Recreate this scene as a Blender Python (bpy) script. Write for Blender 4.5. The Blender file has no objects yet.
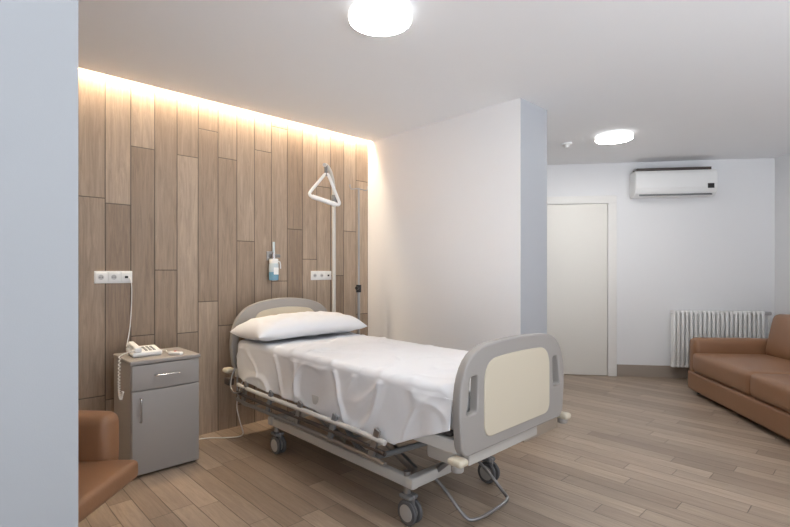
import bpy, bmesh, math, random
from mathutils import Vector, Matrix, noise
random.seed(3)
scene=bpy.context.scene
try: scene.view_settings.view_transform='Standard'
except Exception: pass
col=scene.collection
H=2.6; CH=1.28
# ---------------------------------------------------------------- frames
FR={'A':((-0.28,4.90),math.radians(44)), 'F':((1.894,5.92),math.radians(-8.2)), 'W':((0,0),0.0)}
def w2(frame,x,y):
    (ox,oy),r=FR[frame]; c,s=math.cos(r),math.sin(r)
    return (ox+c*x-s*y, oy+s*x+c*y)
class G:
    """one real object: an Empty with parts; coordinates are given in a room frame"""
    def __init__(self,name,frame,x,y,z=0.0,extra=0.0):
        self.o=bpy.data.objects.new(name,None); col.objects.link(self.o)
        wx,wy=w2(frame,x,y); self.o.location=(wx,wy,z); self.o.rotation_euler=(0,0,FR[frame][1]+extra)
        self.o.empty_display_size=0.1
        self.org=Vector((x,y,z))
def add(g,name,me,mat,smooth=False,frame=None):
    ob=bpy.data.objects.new(name,me); col.objects.link(ob)
    if mat is not None:
        me.materials.clear(); me.materials.append(mat)
    if smooth:
        for p in me.polygons: p.use_smooth=True
    if g is not None:
        ob.parent=g.o; me.transform(Matrix.Translation(-g.org))
    elif frame:
        ox,oy=FR[frame][0]; ob.location=(ox,oy,0); ob.rotation_euler=(0,0,FR[frame][1])
    return ob
def bm_me(bm,name):
    me=bpy.data.meshes.new(name); bm.normal_update(); bm.to_mesh(me); bm.free(); return me
def smooth_angle(me,ang=40):
    for p in me.polygons: p.use_smooth=True
    try: me.set_sharp_from_angle(angle=math.radians(ang))
    except Exception: pass
def box(g,name,x0,x1,y0,y1,z0,z1,mat,bev=0.0,seg=3,frame=None,rot=None):
    bm=bmesh.new(); bmesh.ops.create_cube(bm,size=1)
    cx,cy,cz=(x0+x1)/2,(y0+y1)/2,(z0+z1)/2
    for v in bm.verts: v.co=Vector((v.co.x*abs(x1-x0),v.co.y*abs(y1-y0),v.co.z*abs(z1-z0)))
    if bev>0: bmesh.ops.bevel(bm,geom=bm.edges[:],offset=bev,segments=seg,profile=0.5,affect='EDGES')
    M=Matrix.Translation((cx,cy,cz))
    if rot: M=M@rot
    bm.transform(M)
    me=bm_me(bm,name)
    if bev>0: smooth_angle(me,40)
    return add(g,name,me,mat,frame=frame)
def cyl(g,name,p0,p1,r,mat,r2=None,n=32,bev=0.0):
    p0=Vector(p0);p1=Vector(p1); d=p1-p0
    bm=bmesh.new()
    bmesh.ops.create_cone(bm,cap_ends=True,segments=n,radius1=r,radius2=r if r2 is None else r2,depth=d.length)
    if bev>0:
        es=[e for e in bm.edges if len(e.link_faces)==2 and any(len(f.verts)>4 for f in e.link_faces)]
        bmesh.ops.bevel(bm,geom=es,offset=bev,segments=3,profile=0.5,affect='EDGES')
    q=d.normalized().to_track_quat('Z','Y').to_matrix().to_4x4()
    bm.transform(Matrix.Translation((p0+p1)/2)@q)
    me=bm_me(bm,name); smooth_angle(me,40)
    return add(g,name,me,mat)
def curve_to(name,cu):
    ob=bpy.data.objects.new(name+'_tmp',cu); col.objects.link(ob)
    dg=bpy.context.evaluated_depsgraph_get(); dg.update()
    me=bpy.data.meshes.new_from_object(ob.evaluated_get(dg)); me.name=name
    bpy.data.objects.remove(ob); return me
def tube(g,name,pts,r,mat,smooth=True,cyclic=False,res=8,caps=True):
    cu=bpy.data.curves.new(name,'CURVE'); cu.dimensions='3D'; cu.bevel_depth=r; cu.bevel_resolution=3; cu.use_fill_caps=caps
    if smooth:
        s=cu.splines.new('NURBS'); s.points.add(len(pts)-1)
        for i,p in enumerate(pts): s.points[i].co=(*p,1)
        s.order_u=3; s.use_endpoint_u=not cyclic; s.use_cyclic_u=cyclic; s.resolution_u=res
    else:
        s=cu.splines.new('POLY'); s.points.add(len(pts)-1)
        for i,p in enumerate(pts): s.points[i].co=(*p,1)
        s.use_cyclic_u=cyclic
    me=curve_to(name,cu); smooth_angle(me,50)
    return add(g,name,me,mat)
def rpoly(cs,n=8,sub=0.04):
    """cs: (x,y,r) corners -> rounded polygon points (radius limited by edge length)"""
    out=[]; N=len(cs)
    for i in range(N):
        x,y,r=cs[i]; p=Vector((x,y)); a=Vector(cs[i-1][:2]); b=Vector(cs[(i+1)%N][:2])
        if r<=0: out.append(p); continue
        la=(a-p).length; lb=(b-p).length
        ra=cs[i-1][2]; rb=cs[(i+1)%N][2]
        r1=min(r,la*0.98*r/(r+ra)) if r+ra>la*0.98 else r
        r2=min(r,lb*0.98*r/(r+rb)) if r+rb>lb*0.98 else r
        s=p+(a-p).normalized()*r1; e=p+(b-p).normalized()*r2
        for k in range(n+1):
            t=k/n; out.append(s*(1-t)**2+p*2*t*(1-t)+e*t*t)
    res=[]
    for i in range(len(out)):
        p=out[i]; q=out[(i+1)%len(out)]
        if (q-p).length<0.0015: continue
        m=max(1,int((q-p).length/sub))
        for k in range(m): res.append(p+(q-p)*k/m)
    return res
def plate(g,name,outline,holes,M,th,mat,bev=0.008):
    """flat plate in local xy extruded along z, placed by M"""
    cu=bpy.data.curves.new(name,'CURVE'); cu.dimensions='2D'; cu.fill_mode='BOTH'
    cu.extrude=max(th/2-bev,0.0005); cu.bevel_depth=bev; cu.bevel_resolution=3; cu.offset=0
    for o in [outline]+holes:
        s=cu.splines.new('POLY'); s.points.add(len(o)-1); s.use_cyclic_u=True
        for i,p in enumerate(o): s.points[i].co=(p[0],p[1],0,1)
    me=curve_to(name,cu); me.transform(M); smooth_angle(me,35)
    return add(g,name,me,mat)
# ---------------------------------------------------------------- materials
def lin(c):
    return tuple(((v/255)/12.92 if v/255<=0.04045 else ((v/255+0.055)/1.055)**2.4) for v in c)+(1,)
def mat(name,rgb,rough=0.5,metal=0.0,bump=0.0,bscale=200,var=0.0,spec=None):
    m=bpy.data.materials.new(name); m.use_nodes=True; nt=m.node_tree; b=nt.nodes['Principled BSDF']
    b.inputs['Roughness'].default_value=rough; b.inputs['Metallic'].default_value=metal
    if spec is not None: b.inputs['Specular IOR Level'].default_value=spec
    c=lin(rgb); tc=nt.nodes.new('ShaderNodeTexCoord')
    n=nt.nodes.new('ShaderNodeTexNoise'); n.inputs['Scale'].default_value=3; n.inputs['Detail'].default_value=3
    nt.links.new(tc.outputs['Object'],n.inputs['Vector'])
    mx=nt.nodes.new('ShaderNodeMix'); mx.data_type='RGBA'
    v=max(var,0.01)
    mx.inputs[6].default_value=tuple(x*(1-v) for x in c[:3])+(1,); mx.inputs[7].default_value=tuple(min(1,x*(1+v)) for x in c[:3])+(1,)
    nt.links.new(n.outputs['Fac'],mx.inputs[0]); nt.links.new(mx.outputs[2],b.inputs['Base Color'])
    if bump>0:
        n2=nt.nodes.new('ShaderNodeTexNoise'); n2.inputs['Scale'].default_value=bscale; n2.inputs['Detail'].default_value=4
        nt.links.new(tc.outputs['Object'],n2.inputs['Vector'])
        bp=nt.nodes.new('ShaderNodeBump'); bp.inputs['Strength'].default_value=bump; bp.inputs['Distance'].default_value=0.005
        nt.links.new(n2.outputs['Fac'],bp.inputs['Height']); nt.links.new(bp.outputs['Normal'],b.inputs['Normal'])
    return m
def emis(name,rgb,st):
    m=bpy.data.materials.new(name); m.use_nodes=True; nt=m.node_tree
    b=nt.nodes['Principled BSDF']; b.inputs['Base Color'].default_value=(.9,.9,.9,1)
    b.inputs['Emission Color'].default_value=(*rgb,1); b.inputs['Emission Strength'].default_value=st
    return m
def planks(name,cA,cB,width,length,wa,la,seam,rough=0.5,seamdark=0.45,grain=0.25):
    m=bpy.data.materials.new(name); m.use_nodes=True; nt=m.node_tree; L=nt.links; b=nt.nodes['Principled BSDF']
    tc=nt.nodes.new('ShaderNodeTexCoord'); sp=nt.nodes.new('ShaderNodeSeparateXYZ'); L.new(tc.outputs['Object'],sp.inputs[0])
    def M(op,a,bb=None,c=None):
        n=nt.nodes.new('ShaderNodeMath'); n.operation=op
        for i,x in enumerate((a,bb,c)):
            if x is None: continue
            if isinstance(x,(int,float)): n.inputs[i].default_value=x
            else: L.new(x,n.inputs[i])
        return n.outputs[0]
    w=M('DIVIDE',sp.outputs[wa],width); ci=M('FLOOR',w)
    wn=nt.nodes.new('ShaderNodeTexWhiteNoise'); wn.noise_dimensions='1D'; L.new(M('ADD',ci,17.3),wn.inputs['W'])
    l=M('ADD',M('DIVIDE',sp.outputs[la],length),M('MULTIPLY',wn.outputs['Value'],7.0)); ri=M('FLOOR',l)
    cb=nt.nodes.new('ShaderNodeCombineXYZ'); L.new(ci,cb.inputs[0]); L.new(ri,cb.inputs[1])
    w2n=nt.nodes.new('ShaderNodeTexWhiteNoise'); w2n.noise_dimensions='2D'; L.new(cb.outputs[0],w2n.inputs['Vector'])
    tone=w2n.outputs['Value']
    fw=M('FRACT',w); fl=M('FRACT',l)
    dw=M('MULTIPLY',M('MINIMUM',fw,M('SUBTRACT',1.0,fw)),width); dl=M('MULTIPLY',M('MINIMUM',fl,M('SUBTRACT',1.0,fl)),length)
    d=M('MINIMUM',dw,dl)
    mr=nt.nodes.new('ShaderNodeMapRange'); mr.inputs[1].default_value=seam*0.4; mr.inputs[2].default_value=seam; L.new(d,mr.inputs[0])
    sm=mr.outputs[0]
    gv=nt.nodes.new('ShaderNodeCombineXYZ')
    L.new(M('ADD',M('MULTIPLY',sp.outputs[wa],42.0),M('MULTIPLY',tone,91.0)),gv.inputs[0]); L.new(M('MULTIPLY',sp.outputs[la],2.6),gv.inputs[1]); L.new(M('MULTIPLY',tone,33.0),gv.inputs[2])
    gn=nt.nodes.new('ShaderNodeTexNoise'); gn.inputs['Scale'].default_value=1.0; gn.inputs['Detail'].default_value=8; gn.inputs['Roughness'].default_value=0.75; gn.inputs['Distortion'].default_value=1.0
    L.new(gv.outputs[0],gn.inputs['Vector'])
    mx=nt.nodes.new('ShaderNodeMix'); mx.data_type='RGBA'; mx.inputs[6].default_value=lin(cA); mx.inputs[7].default_value=lin(cB); L.new(tone,mx.inputs[0])
    g1=nt.nodes.new('ShaderNodeMapRange'); g1.inputs[1].default_value=0.3; g1.inputs[2].default_value=0.7; g1.inputs[3].default_value=1-grain; g1.inputs[4].default_value=1+grain*0.5; L.new(gn.outputs['Fac'],g1.inputs[0])
    s1=nt.nodes.new('ShaderNodeMapRange'); s1.inputs[3].default_value=seamdark; s1.inputs[4].default_value=1.0; L.new(sm,s1.inputs[0])
    f=M('MULTIPLY',g1.outputs[0],s1.outputs[0])
    vm=nt.nodes.new('ShaderNodeVectorMath'); vm.operation='SCALE'; L.new(mx.outputs[2],vm.inputs[0]); L.new(f,vm.inputs['Scale'])
    L.new(vm.outputs[0],b.inputs['Base Color']); b.inputs['Roughness'].default_value=rough
    bp=nt.nodes.new('ShaderNodeBump'); bp.inputs['Strength'].default_value=0.5; bp.inputs['Distance'].default_value=0.004
    L.new(M('ADD',sm,M('MULTIPLY',gn.outputs['Fac'],0.25)),bp.inputs['Height']); L.new(bp.outputs['Normal'],b.inputs['Normal'])
    return m
m_white=mat('white_paint',(233,233,234),0.7,bump=0.05,bscale=300)
m_shade_end=mat('white_paint_shaded_end',(184,187,192),0.7,bump=0.05,bscale=300)  # cool shade on the partition's end face, put into the wall colour
m_shade_near=mat('white_paint_shaded_near',(166,169,173),0.7,bump=0.05,bscale=300)  # near wall's shade, put into its colour as a darker blue-grey
m_ceil=mat('ceiling_paint',(243,244,246),0.8,bump=0.03,bscale=300)
m_wood=planks('oak_wall_planks',(188,168,148),(150,129,110),0.158,1.35,0,2,0.0046,0.55,0.30,0.34)
m_floor=planks('oak_floor_planks',(180,161,142),(148,130,113),0.115,0.95,0,1,0.0028,0.36,0.42,0.28)
m_base=mat('taupe_baseboard',(158,146,135),0.5)
m_plinth=mat('beige_plinth',(182,170,156),0.5)
m_door=mat('cream_door',(231,228,221),0.45)
m_casing=mat('door_casing_paint',(233,231,227),0.45)
m_cream=mat('bed_cream',(205,196,177),0.4)
m_taupe=mat('bed_taupe_plastic',(156,152,148),0.4,bump=0.03,bscale=400)
m_frame=mat('bed_frame_enamel',(200,198,194),0.35)
m_metal=mat('brushed_steel',(165,165,167),0.3,metal=0.9)
m_dark=mat('dark_metal',(78,70,66),0.45,metal=0.3)
m_under=mat('bed_platform_dark',(84,80,78),0.6)
m_rubber=mat('castor_rubber',(95,95,97),0.6)
m_hub=mat('castor_hub',(180,178,174),0.4)
m_sheet=mat('bed_linen',(230,231,234),0.85,bump=0.2,bscale=25)
m_matt=mat('mattress_cover',(205,205,205),0.8)
m_leather=mat('brown_leather',(141,103,75),0.42,bump=0.12,bscale=150,var=0.08)
m_cab=mat('cabinet_taupe',(153,148,144),0.45)
m_cab2=mat('cabinet_taupe_front',(158,153,149),0.42)
m_chrome=mat('chrome',(200,200,202),0.18,metal=1.0)
m_plast=mat('white_plastic',(234,234,233),0.35)
m_grey=mat('grey_plastic',(120,122,124),0.45)
m_black=mat('black_plastic',(28,28,30),0.4)
m_blue=mat('blue_humidifier',(120,165,190),0.1)
m_clear=mat('clear_bottle',(196,208,215),0.08)
m_rad=mat('radiator_enamel',(238,238,236),0.3)
m_lamp=emis('lamp_diffuser',(1.0,0.98,0.95),60)
m_lampside=emis('lamp_diffuser_side',(1.0,0.98,0.95),1.0)
m_led=emis('led_strip_glow',(1.0,0.81,0.58),100)
# ---------------------------------------------------------------- room shell (frame A: x=a, y=-b)
def prism(name,pts,z0,z1,m,frame=None):
    bm=bmesh.new(); vb=[bm.verts.new((x,y,z0)) for x,y in pts]; vt=[bm.verts.new((x,y,z1)) for x,y in pts]
    bm.faces.new(vb[::-1]); bm.faces.new(vt); n=len(pts)
    for i in range(n): bm.faces.new((vb[i],vb[(i+1)%n],vt[(i+1)%n],vt[i]))
    bmesh.ops.recalc_face_normals(bm,faces=bm.faces)
    return add(None,name,bm_me(bm,name),m,frame=frame)
prism('floor',[(-5,-5.3),(7,-5.3),(7,3),(-5,3)],-0.06,0,m_floor,'A')
SL=0.075
prism('ceiling',[(-5,-SL),(0,-SL),(0,3),(7,3),(7,-5.3),(-5,-5.3)],H,H+0.16,m_ceil,'A')
prism('trim_cove_cap',[(-5,-SL),(0,-SL),(0,0.05),(-5,0.05)],H+0.12,H+0.16,m_white,'A')
box(None,'wall_wood',-5,0,0,0.05,0,H+0.12,m_wood,frame='A')
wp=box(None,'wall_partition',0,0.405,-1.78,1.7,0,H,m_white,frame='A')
wp.data.materials.append(m_shade_end)
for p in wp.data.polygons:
    if p.normal.y<-0.9: p.material_index=1  # end face gets the colour with shade painted in
box(None,'wall_back',-3.3,2.574,0,0.12,0,H,m_white,frame='F')
box(None,'wall_right',2.574,2.7,-6.5,0.12,0,H,m_white,frame='F')
box(None,'wall_left',-4.4,-4.28,-4,0,0,H,m_white,frame='A')
# near foreground wall
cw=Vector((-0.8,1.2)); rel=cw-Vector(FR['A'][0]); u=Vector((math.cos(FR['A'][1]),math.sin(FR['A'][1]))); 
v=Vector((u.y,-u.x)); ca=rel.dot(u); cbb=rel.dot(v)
box(None,'wall_near',ca-1.35,ca,-cbb,-cbb+0.14,0,H,m_shade_near,frame='A')
# led strip inside the ceiling cove
g=G('led_cove_light','A',-2.2,-0.04,H+0.1)
box(g,'led_strip',-4.2,-0.02,-0.055,-0.02,H+0.098,H+0.118,m_led)
box(g,'led_profile',-4.2,-0.02,-0.06,-0.015,H+0.112,H+0.12,m_metal)
# baseboards
box(None,'baseboard_partition',-0.05,0.455,-1.84,0,0,0.165,m_plinth,frame='A')
box(None,'baseboard_back',0.824,2.574,-0.015,0,0,0.14,m_base,frame='F')
box(None,'baseboard_right',2.559,2.574,-6.4,-0.016,0,0.14,m_base,frame='F')
# door
g=G('door_1','F',0.3,-0.01,0)
box(g,'door_leaf',-0.11,0.708,-0.025,0,0.005,2.10,m_door,0.003)
for nm,x0,x1,z0,z1 in (('casing_left',-0.215,-0.115,0,2.105),('casing_right',0.713,0.813,0,2.105),('casing_top',-0.215,0.813,2.105,2.2)):
    box(g,nm,x0,x1,-0.035,0,z0,z1,m_casing,0.004)
cyl(g,'handle_rose',(-0.05,-0.025,1.02),(-0.05,-0.035,1.02),0.025,m_chrome)
tube(g,'handle_lever',[(-0.05,-0.03,1.02),(-0.05,-0.07,1.02),(-0.055,-0.075,1.02),(-0.09,-0.075,1.02)],0.009,m_chrome)
# ---------------------------------------------------------------- ceiling lamps
def lamp(x,y,r=0.17):
    g=G('ceiling_lamp','W',x,y,H)
    cyl(g,'mount',(x,y,H),(x,y,H-0.012),r*0.92,m_plast,n=64)
    cyl(g,'diffuser_side',(x,y,H-0.010),(x,y,H-0.045),r,m_lampside,n=64,bev=0.006)
    cyl(g,'diffuser',(x,y,H-0.040),(x,y,H-0.047),r*0.955,m_lamp,n=64)
lamp(-0.075,2.42,0.163); lamp(2.12,4.60,0.172); lamp(2.3,0.9)  # last lamp is out of view, added to brighten the room
g=G('smoke_detector','W',1.78,4.92,H)
cyl(g,'base',(1.78,4.92,H),(1.78,4.92,H-0.018),0.052,m_plast); cyl(g,'sensor',(1.78,4.92,H-0.018),(1.78,4.92,H-0.045),0.03,m_plast,r2=0.022)
# ---------------------------------------------------------------- air conditioner
g=G('air_conditioner','F',1.41,-0.1,2.3)
prof=[(-0.001,2.16),(-0.13,2.15),(-0.185,2.19),(-0.205,2.24),(-0.205,2.42),(-0.185,2.455),(-0.001,2.46)]
ax0,ax1=0.97,1.86
bm=bmesh.new(); A_=[bm.verts.new((ax0,y,z)) for y,z in prof]; B_=[bm.verts.new((ax1,y,z)) for y,z in prof]
bm.faces.new(A_); bm.faces.new(B_[::-1])
for i in range(len(prof)): bm.faces.new((A_[i],B_[i],B_[(i+1)%len(prof)],A_[(i+1)%len(prof)]))
bmesh.ops.recalc_face_normals(bm,faces=bm.faces); bmesh.ops.bevel(bm,geom=bm.edges[:],offset=0.01,segments=3,affect='EDGES',profile=0.5)
me=bm_me(bm,'casing'); smooth_angle(me,50); add(g,'casing',me,m_plast)
box(g,'front_panel',ax0+0.007,ax1-0.007,-0.212,-0.2,2.245,2.425,m_plast,0.004)
box(g,'air_louver',ax0+0.05,ax1-0.05,-0.19,-0.165,2.165,2.178,m_grey,0.003,rot=Matrix.Rotation(math.radians(35),4,'X'))
box(g,'top_intake_grille',ax0+0.03,ax1-0.05,-0.17,-0.03,2.458,2.49,m_dark,0.002)
box(g,'display',1.75,1.82,-0.2145,-0.211,2.235,2.29,m_black,0.001)
# ---------------------------------------------------------------- radiator
g=G('radiator','F',1.9,-0.08,0)
N=21; x0=1.40; x1=2.40; p=(x1-x0)/N
for i in range(N):
    xc=x0+p*(i+0.5)
    for k,yy in enumerate((-0.125,-0.075)):
        box(g,f'column_{i+1}_{k+1}',xc-0.015,xc+0.015,yy-0.015,yy+0.015,0.15,0.81,m_rad,0.011,2)
    box(g,f'head_{i+1}',xc-0.022,xc+0.022,-0.135,-0.065,0.775,0.815,m_rad,0.012,2)
    box(g,f'foot_{i+1}',xc-0.022,xc+0.022,-0.135,-0.065,0.145,0.185,m_rad,0.012,2)
cyl(g,'top_manifold',(x0,-0.1,0.79),(x1,-0.1,0.79),0.018,m_rad); cyl(g,'bottom_manifold',(x0,-0.1,0.165),(x1,-0.1,0.165),0.018,m_rad)
cyl(g,'valve',(x1,-0.1,0.79),(x1+0.07,-0.1,0.79),0.022,m_chrome)
tube(g,'valve_pipe',[(x1+0.05,-0.1,0.79),(x1+0.05,-0.1,0.7),(x1+0.05,-0.1,0.5),(x1+0.05,-0.1,0.0)],0.008,m_rad)
for xx in (x0+0.15,x1-0.15):
    box(g,'wall_bracket',xx-0.012,xx+0.012,-0.07,-0.001,0.70,0.73,m_rad); box(g,'wall_bracket_low',xx-0.012,xx+0.012,-0.07,-0.001,0.2,0.23,m_rad)
# ---------------------------------------------------------------- sofa
def cushion(g,name,x0,x1,y0,y1,z0,z1,m,bev=0.04,puff=0.02,rot=None):
    bm=bmesh.new(); bmesh.ops.create_cube(bm,size=1)
    for w in bm.verts: w.co=Vector((w.co.x*(x1-x0),w.co.y*(y1-y0),w.co.z*(z1-z0)))
    bmesh.ops.bevel(bm,geom=bm.edges[:],offset=bev,segments=4,profile=0.5,affect='EDGES')
    bmesh.ops.subdivide_edges(bm,edges=[e for e in bm.edges if e.calc_length()>0.12],cuts=6,use_grid_fill=True)
    hx,hy,hz=(x1-x0)/2,(y1-y0)/2,(z1-z0)/2
    for w in bm.verts:
        fx=max(0,1-(w.co.x/hx)**2); fy=max(0,1-(w.co.y/hy)**2); fz=max(0,1-(w.co.z/hz)**2)
        w.co.z+=math.copysign(puff,w.co.z)*fx*fy*(abs(w.co.z)/hz)
        w.co.x+=math.copysign(puff,w.co.x)*fy*fz*(abs(w.co.x)/hx)*0.7
        w.co.y+=math.copysign(puff,w.co.y)*fx*fz*(abs(w.co.y)/hy)*0.7
        n3=noise.noise(w.co*7+Vector((x0*5,y0*3,z0)))
        w.co+=Vector((1,1,1))*n3*0.003
    M=Matrix.Translation(((x0+x1)/2,(y0+y1)/2,(z0+z1)/2))
    if rot: M=M@rot
    bm.transform(M); me=bm_me(bm,name); return add(g,name,me,m,smooth=True)
sx=1.315; sb=2.40; yf=-0.68; yn=-2.95
g=G('leather_sofa','F',(sx+sb)/2,(yf+yn)/2,0)
box(g,'base_frame',sx+0.03,sb,yn+0.02,yf-0.02,0.05,0.24,m_leather,0.015)
cushion(g,'base_front_panel',sx,sx+0.09,yn+0.02,yf-0.03,0.045,0.235,m_leather,0.02,0.004)
ym=(yf+yn)/2
cushion(g,'seat_cushion_1',sx-0.01,sb-0.2,ym+0.004,yf-0.15,0.24,0.44,m_leather,0.04,0.014)
cushion(g,'seat_cushion_2',sx-0.01,sb-0.2,yn+0.15,ym-0.004,0.24,0.44,m_leather,0.04,0.014)
for nm,a,b_ in (('arm_far',yf-0.16,yf),('arm_near',yn,yn+0.16)):
    cushion(g,nm,sx+0.02,sb,a,b_,0.05,0.58,m_leather,0.05,0.008)
R=Matrix.Rotation(math.radians(12),4,'Y')
cushion(g,'back_cushion_1',sb-0.40,sb-0.17,ym+0.004,yf-0.16,0.40,0.84,m_leather,0.06,0.025,rot=R)
cushion(g,'back_cushion_2',sb-0.40,sb-0.17,yn+0.16,ym-0.004,0.40,0.84,m_leather,0.06,0.025,rot=R)
box(g,'back_frame',sb-0.13,sb,yn+0.03,yf-0.03,0.05,0.74,m_leather,0.03)
for i,(xx,yy) in enumerate(((sx+0.09,yf-0.1),(sx+0.09,yn+0.1),(sb-0.1,yf-0.1),(sb-0.1,yn+0.1))):
    cyl(g,f'foot_{i+1}',(xx,yy,0),(xx,yy,0.06),0.022,m_black)
# ---------------------------------------------------------------- armchair (left), faces +X
g=G('leather_armchair','W',-1.55,1.85,0)
fx=-1.165; bx=-1.92; yn_=1.50; yf_=2.26
cushion(g,'seat_cushion',bx+0.16,fx,yn_+0.10,yf_-0.09,0.34,0.425,m_leather,0.022,0.006)
box(g,'seat_base',bx+0.08,fx-0.30,yn_+0.12,yf_-0.12,0.16,0.345,m_leather,0.02)
for nm,a,b_ in (('arm_far',yf_-0.13,yf_),('arm_near',yn_,yn_+0.13)):
    cushion(g,nm,bx+0.03,fx-0.13,a,b_,0.36,0.625,m_leather,0.045,0.006)
cushion(g,'backrest',bx,bx+0.18,yn_+0.02,yf_-0.02,0.2,0.78,m_leather,0.06,0.01,rot=Matrix.Rotation(math.radians(-8),4,'Y'))
for i,(xx,yy) in enumerate(((fx-0.36,yf_-0.16),(fx-0.36,yn_+0.16),(bx+0.12,yf_-0.16),(bx+0.12,yn_+0.16))):
    cyl(g,f'leg_{i+1}',(xx,yy,0),(xx,yy,0.18),0.018,m_dark,r2=0.022)
# ---------------------------------------------------------------- bedside cabinet (frame A)
def toA(X,Y):
    r=Vector((X,Y))-Vector(FR['A'][0]); return r.dot(u), r.dot(v)
ca0,cb0=toA(-1.61,2.90); cw_=0.415; cd=0.40
g=G('bedside_cabinet','A',ca0+cw_/2,-(cb0-cd/2),0)
x0,x1=ca0,ca0+cw_; yF=-cb0; yB=-cb0+cd
box(g,'carcass',x0,x1,yF+0.018,yB,0.012,0.70,m_cab,0.003)
box(g,'top',x0-0.006,x1+0.006,yF-0.004,yB,0.70,0.725,m_cab,0.006)
box(g,'drawer_front',x0+0.004,x1-0.004,yF,yF+0.017,0.54,0.695,m_cab2,0.003)
box(g,'door_front',x0+0.004,x1-0.004,yF,yF+0.017,0.018,0.533,m_cab2,0.003)
tube(g,'drawer_handle',[(x0+0.135,yF,0.625),(x0+0.135,yF-0.025,0.625),(x0+0.15,yF-0.028,0.625),(x1-0.15,yF-0.028,0.625),(x1-0.135,yF-0.025,0.625),(x1-0.135,yF,0.625)],0.005,m_chrome)
tube(g,'door_handle',[(x0+0.05,yF,0.49),(x0+0.05,yF-0.025,0.49),(x0+0.05,yF-0.028,0.475),(x0+0.05,yF-0.028,0.36),(x0+0.05,yF-0.025,0.345),(x0+0.05,yF,0.345)],0.005,m_chrome)
for i,(xx,yy) in enumerate(((x0+0.03,yF+0.05),(x1-0.03,yF+0.05),(x0+0.03,yB-0.04),(x1-0.03,yB-0.04))):
    cyl(g,f'foot_{i+1}',(xx,yy,0),(xx,yy,0.016),0.016,m_black)
# telephone on the cabinet
tx,ty=x0+0.14,yF+0.20; dz=0.005
g=G('telephone','A',tx,ty,0.725)
RX=Matrix.Rotation(math.radians(8),4,'X')
def pb(n,a,b,c,d,e,f,m,bv,rot=None): return box(g,n,a,b,c,d,e+dz,f+dz,m,bv,rot=rot)
pb('phone_base',tx-0.10,tx+0.08,ty-0.08,ty+0.08,0.733,0.764,m_plast,0.010,rot=RX)
pb('phone_foot_1',tx-0.09,tx+0.07,ty-0.07,ty-0.05,0.7205,0.735,m_plast,0.004)
pb('phone_foot_2',tx-0.09,tx+0.07,ty+0.05,ty+0.07,0.7205,0.748,m_plast,0.004)
pb('handset_grip',tx-0.085,tx-0.050,ty-0.07,ty+0.085,0.781,0.799,m_plast,0.008,rot=RX)
pb('handset_ear',tx-0.09,tx-0.045,ty+0.045,ty+0.09,0.767,0.80,m_plast,0.009)
pb('handset_mouth',tx-0.09,tx-0.045,ty-0.085,ty-0.04,0.752,0.787,m_plast,0.009)
for i in range(4):
    for j in range(3):
        bxx=tx-0.01+j*0.024; byy=ty-0.05+i*0.026; zz=0.765+(byy-ty)*0.14
        pb(f'key_{i}_{j}',bxx-0.008,bxx+0.008,byy-0.007,byy+0.007,zz-0.002,zz+0.003,m_grey,0.002)
pts=[]
for k in range(110):
    t=k/109; s=t*1.25
    zz=0.75-0.26*math.sin(min(1,s)*math.pi/2) if s<1 else 0.49+0.1*(s-1)*4*0.5
    xx=(x0-0.022)-0.012*math.sin(t*math.pi); yy=ty-0.07-0.07*t
    pts.append((xx-0.008+0.007*math.cos(k*1.3),yy+0.007*math.sin(k*1.3),zz))
pts=[(tx-0.08,ty-0.08,0.777),(x0-0.005,ty-0.075,0.762)]+pts
tube(g,'coiled_cord',pts,0.003,m_plast,res=2)
g=G('nurse_call_handset','A',x1-0.13,yF+0.07,0.725)
hx=x1-0.13; hy=yF+0.07
pb('handset_body',hx-0.018,hx+0.018,hy-0.05,hy+0.05,0.7205,0.742,m_plast,0.008,rot=Matrix.Rotation(0.5,4,'Z'))
cyl(g,'call_button',(hx,hy+0.01,0.745),(hx,hy+0.01,0.750),0.008,mat('call_button_red',(190,60,50),0.4))
tube(g,'cord',[(hx,hy+0.05,0.735),(hx-0.03,hy+0.12,0.732),(hx+0.02,hy+0.2,0.731),(hx-0.05,hy+0.27,0.731)],0.003,m_plast)
# ---------------------------------------------------------------- sockets
m_rec=mat('socket_recess',(190,190,190),0.4)
def sockets(a0,a1,z0,z1,n):
    g=G('wall_socket','A',(a0+a1)/2,0,(z0+z1)/2)
    box(g,'frame',a0,a1,-0.010,0,z0,z1,m_plast,0.003)
    w=(a1-a0)/n
    for i in range(n):
        c=a0+w*(i+.5); zc=(z0+z1)/2
        box(g,f'module_{i+1}',c-w*0.42,c+w*0.42,-0.014,-0.009,zc-0.034,zc+0.034,m_plast,0.002)
        if i<n-1:
            cyl(g,f'recess_{i+1}',(c,-0.0135,zc),(c,-0.0155,zc),0.017,m_rec)
            for s in (-0.007,0.007): cyl(g,f'pin_{i+1}',(c+s,-0.015,zc),(c+s,-0.0165,zc),0.003,m_black)
        else: box(g,'data_port',c-0.01,c+0.01,-0.0165,-0.013,zc-0.008,zc+0.008,m_black,0.001)
    return g
g=sockets(-2.437,-2.204,1.195,1.28,3)
c=-2.225
tube(g,'phone_line',[(c,-0.016,1.235),(c,-0.04,1.23),(c+0.01,-0.04,1.18),(c+0.012,-0.02,1.0),(c-0.0,-0.02,0.85),(c-0.02,-0.04,0.78),(c-0.03,-0.06,0.755)],0.003,m_plast)
sockets(-0.70,-0.47,1.195,1.28,3)
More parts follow.
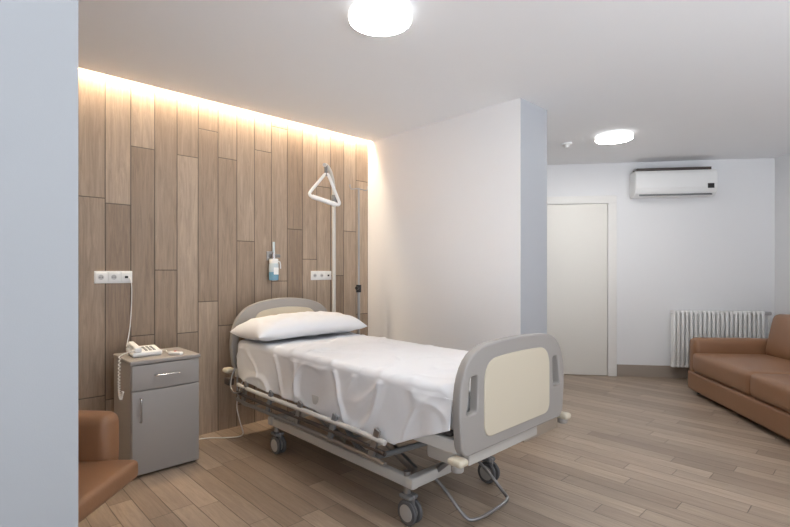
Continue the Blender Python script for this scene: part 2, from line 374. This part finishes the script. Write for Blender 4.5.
# ---------------------------------------------------------------- oxygen flowmeter
oa=-1.12
g=G('oxygen_flowmeter','A',oa,-0.05,1.36)
box(g,'gas_outlet_plate',oa-0.035,oa+0.035,-0.012,0,1.37,1.45,m_metal,0.004)
cyl(g,'gas_outlet',(oa,-0.01,1.41),(oa,-0.05,1.41),0.02,m_chrome)
cyl(g,'valve_body',(oa,-0.065,1.38),(oa,-0.065,1.44),0.016,m_chrome)
cyl(g,'flow_knob',(oa+0.01,-0.065,1.41),(oa+0.055,-0.065,1.41),0.016,m_grey)
cyl(g,'flow_tube',(oa,-0.065,1.44),(oa,-0.065,1.53),0.011,m_clear,bev=0.003)
cyl(g,'bottle_cap',(oa,-0.065,1.345),(oa,-0.065,1.385),0.038,m_plast,bev=0.004)
cyl(g,'humidifier_bottle',(oa,-0.065,1.27),(oa,-0.065,1.345),0.041,m_clear,bev=0.006)
cyl(g,'bottle_water',(oa,-0.065,1.20),(oa,-0.065,1.272),0.041,m_blue,bev=0.008)
box(g,'bottle_label',oa-0.022,oa+0.022,-0.109,-0.103,1.25,1.31,m_plast,0.002)
tube(g,'outlet_spout',[(oa+0.02,-0.065,1.365),(oa+0.05,-0.07,1.365),(oa+0.06,-0.075,1.35),(oa+0.06,-0.075,1.30)],0.005,m_plast)
# ---------------------------------------------------------------- IV stand
ia,ib=-0.345,0.27
g=G('iv_stand','A',ia,-ib,0)
cyl(g,'pole_lower',(ia,-ib,0.1),(ia,-ib,1.15),0.0125,m_metal); cyl(g,'pole_upper',(ia,-ib,1.1),(ia,-ib,2.06),0.009,m_metal)
cyl(g,'height_clamp',(ia,-ib,1.08),(ia,-ib,1.15),0.024,m_black); cyl(g,'clamp_knob',(ia,-ib,1.12),(ia-0.045,-ib-0.02,1.12),0.015,m_black)
for k in range(2):
    a=k*math.pi+0.3-FR['A'][1]*0.6
    dx,dy=math.cos(a),math.sin(a)
    tube(g,f'hook_{k+1}',[(ia,-ib,2.05),(ia+dx*0.03,-ib+dy*0.03,2.055),(ia+dx*0.065,-ib+dy*0.065,2.04),(ia+dx*0.095,-ib+dy*0.095,2.05),(ia+dx*0.095,-ib+dy*0.095,2.085)],0.0055,m_metal)
for k in range(5):
    a=k*2*math.pi/5+0.6; dx,dy=math.cos(a),math.sin(a)
    tube(g,f'leg_{k+1}',[(ia,-ib,0.12),(ia+dx*0.08,-ib+dy*0.08,0.10),(ia+dx*0.2,-ib+dy*0.2,0.06)],0.011,m_metal)
    cyl(g,f'castor_{k+1}',(ia+dx*0.2-dy*0.01,-ib+dy*0.2+dx*0.01,0.026),(ia+dx*0.2+dy*0.01,-ib+dy*0.2-dx*0.01,0.026),0.026,m_rubber)
# ---------------------------------------------------------------- HOSPITAL BED (frame A)
BL,BR=-1.586,-0.626; BC=(BL+BR)/2; HW=0.48
B=G('hospital_bed','A',BC,-1.3,0)
def P(a,b,z): return (a,-b,z)
def bbox(name,a0,a1,b0,b1,z0,z1,m,bev=0.004,rot=None): return box(B,name,a0,a1,-b1,-b0,z0,z1,m,bev,3,rot=rot)
def board(prefix,b,z0,hgt,archh):
    e=0.01
    o=rpoly([(-HW+0.03,e,0.05),(HW-0.03,e,0.05),(HW-e,hgt*0.45,0.06),(HW-0.035,hgt-e,0.18),(-HW+0.035,hgt-e,0.18),(-HW+e,hgt*0.45,0.06)])
    o=[(p[0],p[1]+archh*max(0,1-(p[0]/HW)**2)*min(1,max(0,(p[1]/hgt-0.3)/0.5))) for p in o]
    slots=[]
    for s in (-1,1):
        c=[(s*0.435,hgt*0.38,0.028),(s*0.342,hgt*0.38,0.028),(s*0.334,hgt*0.78,0.028),(s*0.405,hgt*0.78,0.028)]
        if s<0: c=c[::-1]
        slots.append([(p.x,p.y) for p in rpoly(c,6,0.2)])
    M=Matrix.Translation((BC,-b,z0))@Matrix.Rotation(math.pi/2,4,'X')
    plate(B,prefix+'_frame',o,slots,M,0.045,m_taupe,0.008)
    w=0.295
    p_=rpoly([(-w,hgt*0.13,0.06),(w,hgt*0.13,0.06),(w,hgt*0.84,0.10),(-w,hgt*0.84,0.10)])
    p_=[(p[0],p[1]+archh*0.9*max(0,1-(p[0]/HW)**2)*min(1,max(0,(p[1]/hgt-0.3)/0.5))) for p in p_]
    plate(B,prefix+'_panel',p_,[],M,0.056,m_cream,0.004)
board('footboard',2.42,0.46,0.46,0.035)
board('headboard',0.225,0.52,0.43,0.11)
for s,a in ((-1,BL),(1,BR)):
    bbox(f'foot_bumper_{s}',a-0.02,a+0.045,2.385,2.465,0.435,0.468,m_cream,0.015)
    bbox(f'head_bumper_{s}',a-0.035,a+0.035,0.16,0.245,0.50,0.535,m_cream,0.015)
    cyl(B,f'foot_corner_roller_{s}',P(a+0.01,2.425,0.41),P(a+0.01,2.425,0.44),0.028,m_taupe,bev=0.006)
# platform frame
zt=0.50
for s,a in ((-1,BL+0.05),(1,BR-0.05)):
    bbox(f'platform_side_{s}',a-0.02,a+0.02,0.24,2.40,zt-0.03,zt+0.03,m_frame,0.005)
for i,bb in enumerate((0.26,0.8,1.35,1.9,2.36)):
    bbox(f'platform_cross_{i}',BL+0.06,BR-0.06,bb-0.02,bb+0.02,zt-0.02,zt+0.02,m_frame,0.004)
bbox('platform_panel_back',BL+0.05,BR-0.05,0.27,1.0,zt+0.035,zt+0.055,m_under,0.004)
bbox('platform_panel_seat',BL+0.05,BR-0.05,1.01,1.4,zt+0.035,zt+0.055,m_under,0.004)
bbox('platform_panel_leg',BL+0.05,BR-0.05,1.41,2.36,zt+0.035,zt+0.055,m_under,0.004)
for nm,bb,z0 in (('foot',2.385,0.46),('head',0.255,0.5)):
    for s in (-1,1):
        bbox(f'{nm}_bracket_{s}',BC+s*0.28-0.03,BC+s*0.28+0.03,bb-0.02,bb+0.015,z0,z0+0.12,m_metal,0.003)
# folded side rails (near and far)
for s,a in ((-1,BL-0.025),(1,BR+0.025)):
    for k,(zz,dd) in enumerate(((0.44,0.0),(0.385,-0.005),(0.335,-0.01))):
        tube(B,f'side_rail_{s}_{k}',[P(a+s*(-dd),0.42,zz+0.01),P(a+s*(-dd),0.46,zz),P(a,1.0,zz),P(a,1.95,zz),P(a,2.0,zz-0.01)],0.012 if k else 0.014,m_frame if k==0 else (m_dark if k==1 else m_metal))
    for k,bb in enumerate((0.5,0.85,1.2,1.55,1.9)):
        bbox(f'side_rail_post_{s}_{k}',a-0.008,a+0.008,bb,bb+0.04,0.325,0.49,m_grey if k%2 else m_metal,0.003,rot=Matrix.Rotation(0.35,4,'X'))
# base frame
zb=0.19
WA=(-1.475,-0.79); WB=(0.73,2.02)
for s,a in enumerate(WA):
    bbox(f'base_side_{s}',a-0.02,a+0.02,0.66,2.08,zb-0.005,zb+0.05,m_frame,0.006)
for s,bb in enumerate((0.68,2.06)):
    bbox(f'base_end_{s}',BL+0.08,BR-0.14,bb-0.025,bb+0.025,zb,zb+0.055,m_frame,0.008)
def bar(name,p,q,w,m):
    p=Vector(p);q=Vector(q);d=q-p
    bm=bmesh.new(); bmesh.ops.create_cube(bm,size=1)
    for vv in bm.verts: vv.co=Vector((vv.co.x*w*0.55,vv.co.y*w,vv.co.z*d.length))
    bmesh.ops.bevel(bm,geom=bm.edges[:],offset=0.004,segments=2,affect='EDGES',profile=0.5)
    z=d.normalized(); x=Vector((1,0,0)); x=(x-z*x.dot(z)).normalized(); y=z.cross(x)
    M=Matrix((x,y,z)).transposed().to_4x4(); bm.transform(Matrix.Translation((p+q)/2)@M)
    me=bm_me(bm,name); smooth_angle(me,40); return add(B,name,me,m)
for s,a in enumerate((-1.425,-0.835)):
    bar(f'scissor_a_{s}',P(a,0.80,zb+0.04),P(a,1.35,zt-0.02),0.045,m_frame)
    bar(f'scissor_b_{s}',P(a+0.03,1.40,zb+0.04),P(a+0.03,0.75,zt-0.02),0.045,m_metal)
    bar(f'lift_arm_{s}',P(a,1.55,zb+0.04),P(a,2.05,zt-0.02),0.045,m_frame)
    bar(f'lift_arm_b_{s}',P(a+0.03,2.0,zb+0.04),P(a+0.03,1.45,zt-0.02),0.045,m_metal)
cyl(B,'scissor_axle_1',P(-1.43,1.08,0.35),P(-0.83,1.08,0.35),0.014,m_metal)
cyl(B,'scissor_axle_2',P(-1.43,1.78,0.35),P(-0.83,1.78,0.35),0.014,m_metal)
cyl(B,'actuator_tube',P(-1.15,1.05,0.33),P(-1.15,1.75,0.40),0.028,m_grey)
bbox('actuator_motor',-1.22,-1.08,1.62,1.86,0.32,0.44,m_grey,0.015)
bbox('control_box',-1.42,-1.05,2.10,2.30,0.34,0.46,m_frame,0.015)
bbox('foot_cross_plate',-1.42,-0.80,2.33,2.37,0.37,0.50,m_frame,0.006)
tube(B,'foot_upright_1',[P(-1.30,2.06,zb+0.03),P(-1.30,2.15,0.3),P(-1.30,2.25,0.4),P(-1.30,2.3,0.47)],0.016,m_metal)
tube(B,'foot_upright_2',[P(-0.92,2.06,zb+0.03),P(-0.92,2.15,0.3),P(-0.92,2.25,0.4),P(-0.92,2.3,0.47)],0.016,m_metal)
tube(B,'brake_pedal_bar',[P(-1.32,2.06,0.2),P(-1.32,2.14,0.16),P(-1.32,2.26,0.06),P(-1.30,2.31,0.045),P(-0.98,2.31,0.045),P(-0.96,2.26,0.06),P(-0.96,2.14,0.16),P(-0.96,2.06,0.2)],0.009,m_metal)
tube(B,'cable_1',[P(-1.52,1.55,0.42),P(-1.56,1.7,0.33),P(-1.56,1.85,0.30),P(-1.50,1.98,0.36),P(-1.40,2.12,0.42)],0.015,m_grey)
tube(B,'cable_2',[P(-1.55,1.3,0.43),P(-1.56,1.5,0.34),P(-1.52,1.7,0.36),P(-1.45,1.9,0.44)],0.007,m_grey)
tube(B,'cable_3',[P(-1.55,0.28,0.5),P(-1.6,0.36,0.36),P(-1.58,0.46,0.28),P(-1.52,0.6,0.33),P(-1.50,0.8,0.38)],0.006,m_metal)
tube(B,'power_cord',[P(-1.50,0.3,0.48),P(-1.56,0.25,0.3),P(-1.55,0.33,0.12),P(-1.5,0.30,0.012),P(-1.62,0.22,0.01),P(-1.72,0.12,0.01),P(-1.84,0.10,0.01),P(-1.88,0.03,0.02)],0.004,m_plast)
tube(B,'hand_control_cord',[P(-1.58,0.3,0.55),P(-1.63,0.3,0.45),P(-1.64,0.42,0.36),P(-1.62,0.55,0.45)],0.006,m_metal)
bbox('rail_end_block',-1.63,-1.585,0.22,0.30,0.42,0.47,m_dark,0.008)
for i,a in enumerate(WA):
    for j,bb in enumerate(WB):
        n=f'castor_{i}{j}'; r=0.0625
        for k,o in enumerate((-0.021,0.021)):
            cyl(B,f'{n}_tyre_{k}',P(a+o-0.010,bb+0.02,r),P(a+o+0.010,bb+0.02,r),r,m_rubber,bev=0.006)
            cyl(B,f'{n}_hub_{k}',P(a+o-0.012,bb+0.02,r),P(a+o+0.012,bb+0.02,r),r*0.68,m_hub,bev=0.002)
        bbox(n+'_fork',a-0.008,a+0.008,bb-0.02,bb+0.05,0.06,0.15,m_metal,0.006)
        bbox(n+'_hood',a-0.034,a+0.034,bb-0.03,bb+0.05,0.127,0.15,m_grey,0.010)
        cyl(B,n+'_stem',P(a,bb,0.14),P(a,bb,0.26),0.018,m_metal)
def soft(name,a0,a1,b0,b1,z0,z1,m,bev):
    return box(B,name,a0,a1,-b1,-b0,z0,z1,m,bev,5)
soft('mattress',BL+0.045,BR-0.045,0.262,2.385,zt+0.056,0.735,m_matt,0.04)
def sheet(name,b0,b1,zoff,hemf,m,seed=0.0,nb=260,aoff=0.0,far=0.55):
    ztop=0.750+zoff; aL=BL+0.03-aoff; aR=BR-0.03+aoff; rr=0.04
    bm=bmesh.new(); rows=[]
    for i in range(nb+1):
        b=b0+(b1-b0)*i/nb; row=[]
        hem=hemf(b); prof=[]
        nd=34
        for k in range(nd): 
            t=k/nd; z=hem+(ztop-rr-hem)*t; prof.append((aL,z,1-t,-1))
        for k in range(8):
            t=k/8*math.pi/2; prof.append((aL+rr*(1-math.cos(t)),ztop-rr+rr*math.sin(t),0,0))
        nt_=110
        for k in range(nt_+1): prof.append((aL+rr+(aR-aL-2*rr)*k/nt_,ztop,0,0))
        for k in range(1,9):
            t=k/8*math.pi/2; prof.append((aR-rr+rr*math.sin(t),ztop-rr+rr*math.cos(t),0,0))
        for k in range(1,11):
            t=k/10; prof.append((aR,ztop-rr-(ztop-rr-far)*t,t,1))
        for (a,z,dr,sd) in prof:
            bb=b
            n1=noise.noise(Vector((a*3+seed,b*2.2,1.3+seed))); n2=noise.noise(Vector((a*9+b*4,b*7-a*3,4+seed)))
            def ridge(px,py,s,k=9):
                return max(0,1-abs(noise.noise(Vector((px,py,s+seed))))*k)**1.5
            # ridges use the cloth's own coordinate so creases run over the edge and down the side
            q=a if sd==0 else (aL-(ztop-z) if sd<0 else aR+(ztop-z))
            cr=ridge(q*1.6+b*1.2,b*2.2-q*0.8,9)*0.008+ridge(q*2.6-b*1.5,b*2.7+q*1.4,21)*0.006
            if sd==0:
                z+=0.005*n1+0.002*n2+cr
            else:
                f=math.sin(b*13+2.5*noise.noise(Vector((b*2,3,seed)))*2+ (ztop-z)*3)*0.5+0.5*noise.noise(Vector((b*7+seed+z*3,z*3,2)))
                a+=sd*(0.008*dr+0.018*dr*f)+sd*0.003*n2+sd*cr*1.6
                bb+=0.01*dr*noise.noise(Vector((b*5,z*4,7)))
            if b>b1-0.08: z-= 0.03*((b-(b1-0.08))/0.08)**2*(1 if dr==0 else 0)
            row.append(bm.verts.new((a,-bb,z)))
        rows.append(row)
    for i in range(nb):
        for j in range(len(rows[0])-1):
            bm.faces.new((rows[i][j],rows[i+1][j],rows[i+1][j+1],rows[i][j+1]))
    bmesh.ops.recalc_face_normals(bm,faces=bm.faces)
    me=bm_me(bm,name); ob=add(B,name,me,m,smooth=True)
    s=ob.modifiers.new('thick','SOLIDIFY'); s.thickness=0.003; s.offset=0
    return ob
def hem1(b):
    z=0.47-0.035*(b-0.4)
    if b>2.02: z+=0.50*(b-2.02)
    return z+0.006*math.sin(b*7)
sheet('bed_sheet',0.30,2.385,0.004,hem1,m_sheet)
def pillow(name,ac,bc,zc,L,D,T):
    bm=bmesh.new(); nu,nv=60,32; top=[];bot=[]
    def f(uu,vv,s):
        ex=(1-abs(uu)**5); ey=(1-abs(vv)**2.8)
        h=(max(ex,0)**0.45)*(max(ey,0)**0.5)
        a=ac+uu*L/2*(1-0.04*(1-vv*vv)*abs(uu)**4); b=bc+vv*D/2*(1-0.06*abs(uu)**3*(1-abs(vv)))
        z=zc+s*T/2*h*(1.0 if s>0 else 0.8)
        z+=0.010*noise.noise(Vector((a*6,b*8,s)))*h + 0.005*noise.noise(Vector((a*15,b*12,s*2)))*h
        z+=h*0.010*max(0,1-6*abs(noise.noise(Vector((a*5+b*3,b*6,3)))))
        z-=0.028*abs(uu)**3
        return (a,-b,z)
    for s,lst in ((1,top),(-1,bot)):
        for i in range(nu+1):
            r=[]
            for j in range(nv+1):
                uu=math.sin((-1+2*i/nu)*math.pi/2); vv=math.sin((-1+2*j/nv)*math.pi/2)
                if s==-1 and (i in(0,nu) or j in(0,nv)): r.append(top[i][j])
                else: r.append(bm.verts.new(f(uu,vv,s)))
            lst.append(r)
        for i in range(nu):
            for j in range(nv):
                q=(lst[i][j],lst[i+1][j],lst[i+1][j+1],lst[i][j+1])
                try: bm.faces.new(q if s>0 else q[::-1])
                except Exception: pass
    bmesh.ops.recalc_face_normals(bm,faces=bm.faces)
    add(B,name,bm_me(bm,name),m_sheet,smooth=True)
pillow('pillow',BC-0.02,0.51,0.85,0.98,0.45,0.19)
# patient lifting pole
pa,pb_=-0.56,0.17
tube(B,'lift_pole',[P(pa,pb_,0.42),P(pa,pb_,0.8),P(pa,pb_,1.6),P(pa,pb_,1.95),P(pa,pb_,2.06),P(pa-0.06,pb_+0.04,2.17),P(-0.72,0.28,2.22),P(-0.78,0.33,2.20)],0.017,m_frame)
bbox('pole_socket',pa-0.03,-0.62,pb_-0.03,0.26,0.44,0.52,m_metal,0.005)
cyl(B,'pole_collar',P(pa,pb_,1.88),P(pa,pb_,1.98),0.024,m_grey,bev=0.003)
cyl(B,'pole_clamp_knob',P(pa,pb_,1.93),P(pa+0.05,pb_+0.02,1.93),0.014,m_dark)
ta,tb=-0.75,0.31
bbox('strap',ta-0.008,ta+0.008,tb-0.015,tb+0.015,2.11,2.21,m_grey,0.003)
cu=[(p.x,p.y) for p in rpoly([(-0.16,-0.19,0.05),(0.13,-0.28,0.05),(0.01,0.02,0.05)],6)]
dirx=Vector((math.cos(-0.6),math.sin(-0.6)))
pts=[(ta+x*dirx.x,-tb+x*dirx.y,2.13+z) for x,z in cu]
tube(B,'grab_handle',pts,0.014,m_plast,smooth=False,cyclic=True,caps=False)
g0=[(-0.12,-0.202),(0.09,-0.268)]
cyl(B,'grab_handle_grip',(ta+g0[0][0]*dirx.x,-tb+g0[0][0]*dirx.y,2.13+g0[0][1]),(ta+g0[1][0]*dirx.x,-tb+g0[1][0]*dirx.y,2.13+g0[1][1]),0.020,m_plast,bev=0.004)
# ---------------------------------------------------------------- world: pale sky above, brightened lower half added to light the ceiling
w=bpy.data.worlds.new('sky'); scene.world=w; w.use_nodes=True; nt=w.node_tree
bg=nt.nodes['Background']; tc=nt.nodes.new('ShaderNodeTexCoord'); sp=nt.nodes.new('ShaderNodeSeparateXYZ'); nt.links.new(tc.outputs['Generated'],sp.inputs[0])
mr=nt.nodes.new('ShaderNodeMapRange'); mr.inputs[1].default_value=-0.08; mr.inputs[2].default_value=0.08; mr.inputs[3].default_value=4.9; mr.inputs[4].default_value=0.6
nt.links.new(sp.outputs['Z'],mr.inputs[0]); nt.links.new(mr.outputs[0],bg.inputs[1])
bg.inputs[0].default_value=(0.88,0.93,1.0,1)
# ---------------------------------------------------------------- camera
cd_=bpy.data.cameras.new('camera'); cam=bpy.data.objects.new('camera',cd_); col.objects.link(cam)
cam.location=(0,0,CH); cam.rotation_euler=(math.pi/2,0,0); cd_.sensor_width=36; cd_.lens=475*36/790; cd_.shift_y=7.5/790; cd_.clip_start=0.05
scene.camera=cam
